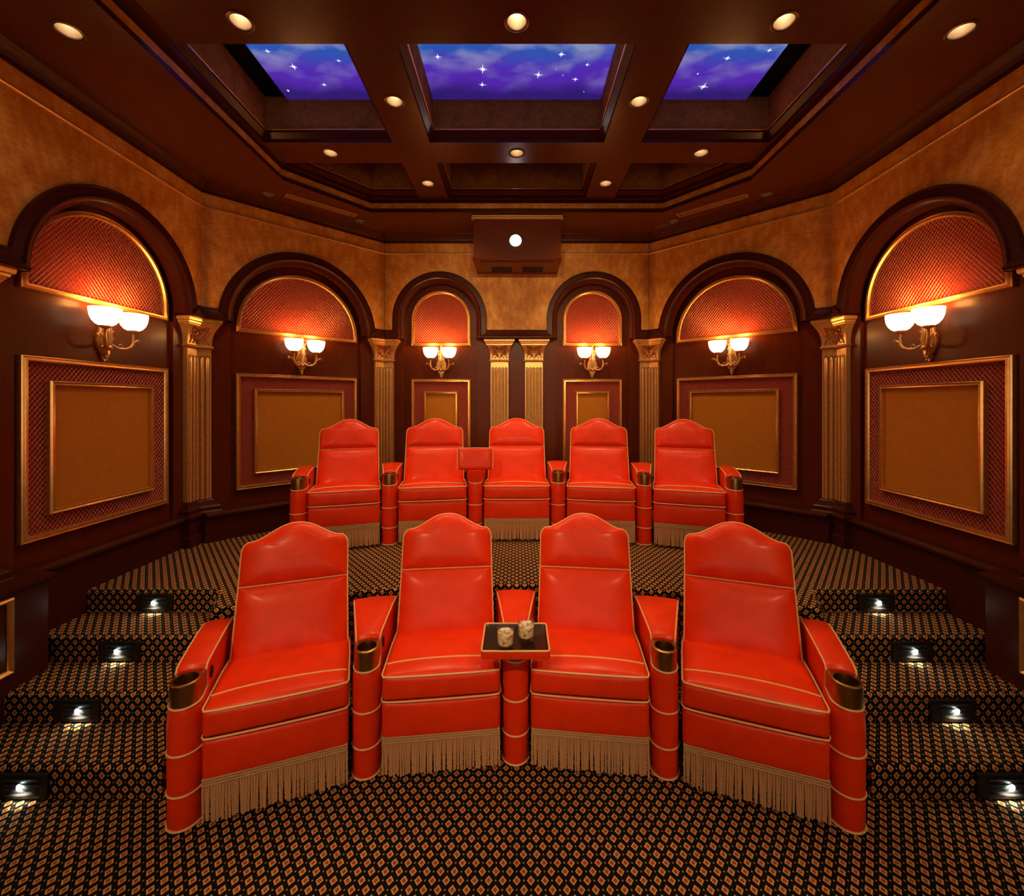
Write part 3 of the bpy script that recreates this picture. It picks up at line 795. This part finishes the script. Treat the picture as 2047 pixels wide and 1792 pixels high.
# ------------------------------------------------------------------ recliners
CW = .598
def camel(x, hw, sh, pk):
    k = min(1, abs(x)/hw); s = .5+.5*cos(pi*k**1.12); return sh+(pk-sh)*s
def puff(b, outline, M, th, bulge, er=.02):
    """outline in (x, l); front face bulges along -local n. local axes x, n(out), l"""
    cx = sum(p[0] for p in outline)/len(outline); cl = sum(p[1] for p in outline)/len(outline)
    pts = [Vector((p[0]-cx, p[1]-cl)) for p in outline]; hx = max(abs(p.x) for p in pts); hl = max(abs(p.y) for p in pts)
    loops = []
    loops.append([(p.x*.97+cx, -th, p.y*.97+cl) for p in pts]); loops.append([(p.x+cx, -th*.8, p.y+cl) for p in pts]); loops.append([(p.x+cx, -.004, p.y+cl) for p in pts])
    def hgt(q): return bulge*(1-q**3.2)**.55
    for q in (.985, .96, .92, .86, .78, .68, .56, .42, .28, .14):
        loops.append([(p.x*q+cx, hgt(q), p.y*q+cl) for p in pts])
    lc = [(cx, hgt(0), cl)]
    loops = [[M @ Vector(p) for p in l] for l in loops]; o = len(b.v)
    b.loft(loops, True, True, False)
    c = len(b.v); b.v.append(tuple(M @ Vector(lc[0]))); n = len(pts); base = o+(len(loops)-1)*n
    for i in range(n): b.f.append((base+i, base+(i+1) % n, c))
def make_chair(tilt=24, L1=.405, L2=.600, PK=.720):
    t = thing('recliner_chair', '', 'armchair', (0, 0, 0), 0, 'red leather theatre recliners'); hw = CW/2
    # body
    b = B(); b.rbox(-hw+.015, hw-.015, .055, .66, .05, .40, .02, 4); b.build('frame', LEATHER, t)
    b = B(); b.rbox(-hw, hw, -.008, .07, .20, .388, .022, 10, bf=.014); b.build('footrest_panel', LEATHER, t)
    # seat
    SM = Matrix.Translation((0, 0, 0)) @ Matrix.Rotation(radians(-1.5), 4, 'X')
    b = B(); b.rbox(-hw, hw, -.022, .50, .392, .520, .026, 12, bt=.030, bf=.012, M=SM); seat = b.build('seat_cushion', LEATHER, t)
    b = B(); e = .004
    def topz(x, y): # sloping bulged top
        u = x/hw; v = (y-.239)/.261; k = max(0, (1-u*u))**.7*max(0, (1-v*v))**.7*.030
        p = SM @ Vector((x, y, .520+k)); return p
    zt = .513
    fr = [SM @ Vector(p) for p in [(-hw+.004, .46, zt), (-hw-.001, .30, zt), (-hw-.001, .10, zt), (-hw-.001, .01, zt), (-hw+.008, -.014, zt)]]
    n = 14
    fr += [SM @ Vector((-hw+.02+(2*hw-.04)*i/n, -.020-.006*(1-(2*i/n-1)**2)**.6 if 0 < i < n else -.018, zt+.001)) for i in range(n+1)]
    fr += [SM @ Vector(p) for p in [(hw-.008, -.014, zt), (hw+.001, .01, zt), (hw+.001, .10, zt), (hw+.001, .30, zt), (hw-.004, .46, zt)]]
    b.tube(fr, .0048, 6); b.build('piping', PIPE, seat); b = B()
    lo = [(-hw, .30, .394), (-hw-.001, .0, .394), (-hw+.01, -.020, .394)] + [(-hw+.03+(2*hw-.06)*i/n, -.023-.006*(1-(2*i/n-1)**2)**.6, .393) for i in range(n+1)] + [(hw-.01, -.020, .394), (hw+.001, .0, .394), (hw, .30, .394)]
    b.tube([SM @ Vector(p) for p in lo], .0048, 6); b.build('piping', PIPE, seat); b = B()
    b.tube([topz(-hw+.012+(2*hw-.024)*i/20, .085) for i in range(21)], .0042, 6)
    b.build('piping', PIPE, seat)
    # back
    th = radians(tilt); BM = Matrix(((1, 0, 0, 0), (0, -cos(th), sin(th), .405), (0, sin(th), cos(th), .455), (0, 0, 0, 1)))
    sw = .288; L0 = .0
    lower = [(-sw, L0), (sw, L0)] + [(sw-.006*i/6, L0+(L1-L0)*i/6) for i in range(1, 7)] + [(-sw+.006, L1)] + [(-sw+.006*i/6, L0+(L1-L0)*i/6) for i in range(5, 0, -1)]
    def sub(o, k=4):
        r_ = []
        for i, p in enumerate(o):
            q_ = o[(i+1) % len(o)]; d = sqrt((p[0]-q_[0])**2+(p[1]-q_[1])**2); m_ = max(1, int(d/.04))
            r_ += [(p[0]+(q_[0]-p[0])*j/m_, p[1]+(q_[1]-p[1])*j/m_) for j in range(m_)]
        return r_
    b = B(); puff(b, sub(lower), BM, .12, .046); b.build('back_cushion', LEATHER, t)
    s2 = sw-.006
    cr = [(s2, L2-.04)] + [(s2-.048+.048*cos(a), L2-.04+.060*sin(a)) for a in [.25, .5, .75, 1.0, 1.2]]
    x1 = cr[-1][0]; z1 = cr[-1][1]
    top = [(x, camel(x, x1, z1, PK)) for x in [x1*(1-2*i/24) for i in range(25)]]
    head = [(-s2, L1+.003), (s2, L1+.003)] + cr[:-1] + top + [(-x, z) for x, z in cr[:-1][::-1]]
    b = B(); puff(b, sub(head), BM, .13, .056); hd = b.build('head_cushion', LEATHER, t)
    b = B()
    path = [(-sw, .0), (-sw+.003, .2), (-s2, L1), (-s2, L2-.04)] + [(-x, z) for x, z in cr[1:-1]] + top[::-1] + cr[1:-1][::-1] + [(s2, L2-.04), (s2, L1), (sw-.003, .2), (sw, .0)]
    path = sub(path+[path[0]])[:-1] if False else path
    b.tube([BM @ Vector((x, .002, l)) for x, l in path], .0052, 6); b.build('piping', PIPE, t); b = B()
    b.tube([BM @ Vector((-s2+2*s2*i/16, .004, L1+.0015)) for i in range(17)], .0045, 6)
    b.build('piping', PIPE, hd)
    b = B(); b.rbox(-sw+.02, sw-.02, -.10, -.02, .0, .57, .03, 4)
    BM2 = BM @ Matrix.Rotation(pi, 4, 'X') if False else BM
    bb = B(); bb.rbox(-sw+.02, sw-.02, -.16, -.06, -.10, .56, .03, 4, M=BM); bb.build('back_shell', LEATHER, t)
    # fringe
    b = B(); b.box(-hw+.004, hw-.004, -.010, .004, .186, .216)
    for k in range(3): b.tube([(-hw+.004, -.013, .189+k*.0125), (hw-.004, -.013, .189+k*.0125)], .0032, 6)
    for k in range(60):
        x = -hw+.008+(2*hw-.016)*k/59; b.box(x-.0018, x+.0018, -.0145, -.010, .191, .213)
    fh = b.build('fringe_header', BRAID, t)
    b = B(); nst = 54; rnd = random.Random(5)
    for k in range(nst):
        x = -hw+.008+(2*hw-.016)*k/(nst-1); dx = rnd.uniform(-.004, .004); dy = rnd.uniform(-.006, .003); z0 = .022+rnd.uniform(-.006, .010)
        pts = [(x, -.008, .192), (x+dx*.2, -.009, .15), (x+dx*.6, -.009+dy*.5, .09), (x+dx, -.009+dy, z0)]
        b.tube(pts, [.0050, .0054, .0055, .0052], 6)
    b.build('fringe', CORD, t)
    return t
PR = .070   # pillar radius
def dshape(r, y1, n=28, yc=None):
    """half round front, straight sides to y1, ccw list"""
    yc = r if yc is None else yc
    return [(r*cos(a), yc+r*sin(a)) for a in [pi+pi*i/n for i in range(n+1)]] + [(r, y1), (-r, y1)]
def make_console(wl, wr, kind, mirror=False):
    """wl/wr: half widths of the arm at its back; kind: cup / tray / folded"""
    t = thing('armrest_console', '', 'armrest', (0, 0, 0), 0, 'red leather armrests between the recliners')
    ZR = .635; zc = .535; yb = .135
    b = B(); loops = []
    for z, k in ((0, -.010), (.006, -.002), (.02, 0), (.152, .0), (.156, -.004), (.160, 0), (.30, .001), (.332, .0), (.336, -.004), (.340, 0), (.45, .001), (.50, -.002), (.525, -.006), (.535, -.010)):
        loops.append([(x, y, z) for x, y in dshape(PR+k, yb+.03, yc=PR)])
    b.loft(loops, True, True, True); b.build('pillar', LEATHER, t)
    for z in (.006, .156, .336): b = B(); b.tube([(x, y, z) for x, y in dshape(PR+.0005, yb+.02, yc=PR)], .0048, 6, closed=True); b.build('piping', PIPE, t)
    b = B()
    b.tube([(x*.98, y*.99+.001, zc+.002+ (y/yb)*.012) for x, y in dshape(PR-.006, yb+.01, yc=PR)], .0050, 6, closed=True); b.build('piping', PIPE, t)
    # arm
    L_ = .62; f0 = .062; zt = .665
    plan = lambda y, i=0: (-(f0+(wl-f0)*((y-yb)/(L_-yb)))+i, (f0+(wr-f0)*((y-yb)/(L_-yb)))-i)
    a = B(); loops = []
    ys = [yb, yb+.012, yb+.04, .30, .45, L_-.05, L_-.012, L_]
    zz = [.640, .655, .662, .668, .672, .668, .655, .640]
    for y, z in zip(ys, zz):
        xl, xr = plan(y); e_ = .012
        loops.append([(xl, y, .04), (xr, y, .04), (xr, y, z-.012), (xr-.006, y, z-.003), (xr-.020, y, z+.003), ((xl+xr)/2, y, z+.008), (xl+.020, y, z+.003), (xl+.006, y, z-.003), (xl, y, z-.012)])
    a.loft(loops, True, True, True); a.build('arm_pad', LEATHER, t)
    for s_ in (0, 1):
        pts = []
        for y, z in zip(ys, zz):
            xx = plan(y)[s_]; k = 1 if s_ == 0 else -1
            pts.append((xx+k*.002, y, z-.006))
        b = B(); b.tube([((f0-.0)*(-1 if s_ == 0 else 1), yb+.004, zc+.02)]+pts, .0046, 6); b.build('piping', PIPE, t)
    b = B()
    b.tube([(plan(L_)[0]+.01, L_+.001, .640), (plan(L_)[1]-.01, L_+.001, .640)], .0042, 6)
    b.build('piping', PIPE, t)
    if kind in ('cup', 'tray'):
        n = 40; R = PR-.008; b = B()
        def outer_(k): return [(x, y) for x, y in dshape(R+k, yb+.012, n-3, yc=PR)]
        o0 = outer_(0); q0 = []
        for i in range(len(o0)):
            p, q = Vector(o0[i]), Vector(o0[(i+1) % len(o0)]); m_ = max(1, int((q-p).length/.011))
            q0 += [tuple(p+(q-p)*j/m_) for j in range(m_)]
        o0 = q0
        # inner ellipse sampled by direction
        cy = PR+.002; inn = []
        for x, y in o0:
            an = math.atan2(y-cy, x); inn.append((.047*cos(an), cy+.047*sin(an)))
        loops = [[(x, y, zc+.0+(y/yb)*.012) for x, y in o0], [(x, y, ZR-.006) for x, y in o0], [(x*.985, cy+(y-cy)*.985, ZR) for x, y in o0],
                 [(x*1.07, cy+(y-cy)*1.07, ZR+.001) for x, y in inn], [(x*1.02, cy+(y-cy)*1.02, ZR+.003) for x, y in inn], [(x, y, ZR-.003) for x, y in inn], [(x*.97, cy+(y-cy)*.97, ZR-.07) for x, y in inn]]
        b.loft(loops, True, False, True); b.build('cup_holder', BRASS, t, recalc=False, sharp=50)
    else:
        b = B(); b.loft([[(x*k, PR+(y-PR)*k if y < yb else y, z) for x, y in dshape(PR-.004, yb+.012, yc=PR)] for z, k in ((.53, .96), (.56, .95), (.60, 1.05), (.64, 1.12), (.655, 1.12))], True, True, True); b.build('tray_socket', LEATHER, t)
    if wr > 0:
        Mb = Matrix.Translation((plan(.20)[1]+.001, .20, .585)) @ Matrix.Rotation(radians(90), 4, 'Y')
        lb = B(); lb.lathe([(.030, 0), (.030, .004), (.024, .006), (.022, .003), (.001, .003)], n=20, cap1=True)
        r = B(); r.merge(lb, Mb @ Matrix.Diagonal((1.0, .62, 1, 1))); r.build('recline_button', BLACKM, t, recalc=False)
    return t
def rowplan(pts):
    chairs = []; cons = []
    for i in range(len(pts)-1):
        a, c = Vector(pts[i]), Vector(pts[i+1]); m_ = (a+c)/2; an = math.atan2(c.y-a.y, c.x-a.x); chairs.append((m_.x, m_.y, an))
    for i, p in enumerate(pts):
        al = chairs[i-1][2] if i > 0 else None; ar = chairs[i][2] if i < len(chairs) else None
        if al is None: an = ar; 
        elif ar is None: an = al
        else: an = (al+ar)/2
        cons.append((p[0], p[1], an, al, ar))
    return chairs, cons
R1 = [(-1.485, 1.920), (-.760, 2.185), (-.006, 2.270), (.748, 2.185), (1.475, 1.915)]
R2 = [(-1.865, 3.700), (-1.150, 3.920), (-.385, 4.040), (.385, 4.040), (1.150, 3.920), (1.865, 3.700)]
chair_front = make_chair(22.5, .415, .645, .757); chair_back = make_chair(24, .405, .605, .722)
row1 = ['front row recliner, leftmost seat beside the left stairs', 'front row recliner just left of the drinks tray', 'front row recliner just right of the drinks tray', 'front row recliner, rightmost seat beside the right stairs']
row2 = ['back row recliner at the left end of the raised row', 'back row recliner left of the folded tray', 'back row recliner in the middle, right of the folded tray', 'back row recliner second from the right end', 'back row recliner at the right end of the raised row']
for pts, z, labs in ((R1, 0, row1), (R2, ZU, row2)):
    ch, cs = rowplan(pts)
    for ci, ((x, y, an), lab) in enumerate(zip(ch, labs)):
        wch = (Vector(pts[ci+1])-Vector(pts[ci])).length
        lab = 'red leather ' + lab
        src = chair_front if z == 0 else chair_back
        if not src['label']: place(src, (x, y, z), an); src['label'] = lab; o = src
        else: o = dup(src, lab, (x, y, z), an)
        o.scale.x = (wch-.157)/CW
    for i, (x, y, an, al, ar) in enumerate(cs):
        w = .062
        dl = max(0, (an-al)) if al is not None else 0; dr = max(0, (ar-an)) if ar is not None else 0
        k = .40
        gap = .62
        wl = (w+gap*abs(an-al)) if al is not None else .075
        wr = (w+gap*abs(ar-an)) if ar is not None else .075
        if z == 0:
            kind = 'tray' if i == 2 else 'cup'
            lab = ['red leather armrest with brass cup holder at the left end of the front row', 'front row armrest with cup holder between the two left recliners', 'front row centre armrest pillar carrying the drinks tray', 'front row armrest with cup holder between the two right recliners', 'red leather armrest with brass cup holder at the right end of the front row'][i]
        else:
            kind = 'folded' if i == 2 else 'cup'
            lab = ['raised back row armrest with cup holder at its left end', 'back row armrest with cup holder between first and second recliner from the left', 'back row armrest with folded-up tray instead of a cup holder', 'back row armrest with cup holder right of the middle recliner', 'back row armrest with cup holder between the two right-hand recliners', 'raised back row armrest with cup holder at its right end'][i]
        c = make_console(wl, wr, kind); c['label'] = lab; place(c, (x, y, z), an)

# open tray on the centre pillar
tz = .640
t = thing('drinks_tray', 'black tray with tan piping and red leather edge, open on the centre armrest', 'tray', (-.006, 2.25, tz), 0)
b = B()
def rr(hx, y0, y1, r, z, n=5):
    l = []
    for cx, cy, a0 in ((hx-r, y0+r, -pi/2), (hx-r, y1-r, 0), (-hx+r, y1-r, pi/2), (-hx+r, y0+r, pi)):
        l += [(cx+r*cos(a0+pi/2*i/n), cy+r*sin(a0+pi/2*i/n), z) for i in range(n+1)]
    return l
TX, T0, T1 = .170, -.136, .137
b.loft([rr(TX-.012, T0+.012, T1-.012, .012, .004), rr(TX-.002, T0+.002, T1-.002, .016, .010), rr(TX, T0, T1, .016, .025), rr(TX-.002, T0+.002, T1-.002, .016, .046), rr(TX-.008, T0+.008, T1-.008, .012, .050)], True, True, False); b.build('tray_rim', LEATHER, t)
b = B(); b.tube(rr(TX-.004, T0+.004, T1-.004, .014, .049), .0048, 6, closed=True); b.build('piping', PIPE, t)
b = B(); b.loft([rr(TX-.008, T0+.008, T1-.008, .010, .049), rr(TX-.020, T0+.020, T1-.020, .008, .040)], True, False, True); b.build('tray_surface', TRAYBLK, t, recalc=False)
b = B(); b.lathe([(.050, -.018), (.056, -.004), (.056, .001), (.050, .006)], (0, .088, 0), 28, True, True); b.build('pivot_ring', BRASS, t)
# folded tray in the back row
fx, fy = R2[2]
t = thing('folded_tray', 'red leather covered tray folded upright on a back row armrest', 'tray', (fx, fy, ZU+.655), radians(6))
MT = Matrix.Translation((.0, .075, .0)) @ Matrix.Rotation(radians(-14), 4, 'X')
b = B(); b.rbox(-.165, .165, -.03, .03, 0, .205, .022, 8, bf=.010, M=MT); b.build('tray_body', LEATHER, t)
b = B(); b.tube([MT @ Vector(p) for p in [(-.163, -.024, .004), (-.166, -.026, .03), (-.166, -.028, .10), (-.165, -.026, .185), (-.158, -.024, .200), (0, -.026, .203), (.158, -.024, .200), (.165, -.026, .185), (.166, -.028, .10), (.166, -.026, .03), (.163, -.024, .004)]], .0045, 6); b.build('piping', PIPE, t)

# glasses
def make_glass(x, y, lab, sd):
    z = tz+.040
    t = thing('drinking_glass', lab, 'glass', (x, y, z), 0, 'whisky tumblers on the tray')
    b = B(); b.lathe([(.001, .0005), (.034, .0005), (.0385, .004), (.0415, .03), (.0420, .105), (.0412, .1075), (.0400, .105), (.0390, .03), (.036, .022), (.020, .018), (.001, .017)], n=36); b.build('tumbler', GLASS, t)
    b = B(); b.lathe([(.001, .0185), (.020, .0195), (.0365, .0235), (.0396, .032), (.0402, .078), (.0402, .0795), (.001, .079)], n=36); b.build('drink', LIQ, t)
    rnd = random.Random(sd)
    for k in range(3):
        a = k*2.1+sd; px, py = x+.016*cos(a), y+.016*sin(a)
        o = B(); M_ = Matrix.Rotation(rnd.uniform(0, 3), 4, 'Z') @ Matrix.Rotation(rnd.uniform(-.5, .5), 4, 'X') @ Matrix.Rotation(rnd.uniform(-.4, .4), 4, 'Y')
        o.rbox(-.012, .012, -.012, .012, -.010, .010, .004, 2, M=M_); ob = o.build('ice_cube', ICE); ob.location = (px, py, z+.078+.004*k)
        tag(ob, 'ice cube floating at the top of the %s glass on the tray' % ('nearer left' if sd == 1 else 'farther right'), 'ice cube', 'ice cubes in the %s glass' % ('left' if sd == 1 else 'right'))
make_glass(-.056, 2.165, 'left tumbler of iced pale drink near the front edge of the tray', 1)
make_glass(.048, 2.235, 'right tumbler of iced pale drink, further back on the tray', 2)

# ------------------------------------------------------------------ step lights
spots = [(-1, 42.5, 1580, 0, 'lowest'), (-1, 152.5, 1423, 1, 'second lowest'), (-1, 237, 1305, 2, 'third'), (-1, 308.5, 1208, 3, 'topmost'),
         (1, 2007.5, 1587, 0, 'lowest'), (1, 1906, 1431, 1, 'second lowest'), (1, 1824.5, 1311, 2, 'third'), (1, 1753, 1214, 3, 'topmost')]
ledx = {(-1, 0): -.005, (-1, 1): .008, (-1, 2): -.012, (-1, 3): -.006, (1, 0): .016, (1, 1): 0, (1, 2): 0, (1, 3): 0}
for sg, u, v, k, lv in spots:
    d = RY[k]-.0142; X = (u-1033)/870*d; Z = k*STEP+.072
    t = thing('step_light', 'black louvred step light on the %s riser of the %s stairs' % (lv, 'left' if sg < 0 else 'right'), 'step light', (X, d, Z), 0, 'step lights on the stair risers')
    hx = .124
    b = B(); b.rbox(-hx, hx, -.004, .014, -.058, .058, .003, 2)
    b.build('housing', BLACKM, t)
    b = B(); lx0, lx1 = (-.075, .085)
    for j in range(4):
        z = .036-j*.024; b.box(lx0, lx1, -.010, -.003, z-.0035, z+.0035)
    b.build('louvres', SLAT, t)
    lx = ledx[(sg, k)]+.008
    b = B(); b.ball((lx, -.012, .004), .012, 12, (1.1, .45, 1.3)); b.build('led', LED, t)
    light('lamp', 'SPOT', (lx, -.025, -.005), 3.2, (1., .90, .62), t, (radians(38), 0, 0), spot_size=radians(125), spot_blend=1, shadow_soft_size=.01)

# ------------------------------------------------------------------ world, colour
w = bpy.data.worlds.new('world'); SC.world = w; w.use_nodes = True
w.node_tree.nodes['Background'].inputs[0].default_value = (.02, .008, .004, 1); w.node_tree.nodes['Background'].inputs[1].default_value = .2
SC.view_settings.view_transform = 'Standard'; SC.view_settings.look = 'None'; SC.view_settings.gamma = 1
SC.view_settings.use_curve_mapping = False; SC.view_settings.exposure = 0
SC.cycles.max_bounces = 6; SC.cycles.diffuse_bounces = 3; SC.cycles.glossy_bounces = 3; SC.cycles.use_adaptive_sampling = True; SC.cycles.adaptive_threshold = .09; SC.cycles.adaptive_min_samples = 16; SC.cycles.sample_clamp_indirect = 4.0; SC.cycles.use_light_tree = True; SC.cycles.blur_glossy = .5
SC.cycles.caustics_reflective = False; SC.cycles.caustics_refractive = False
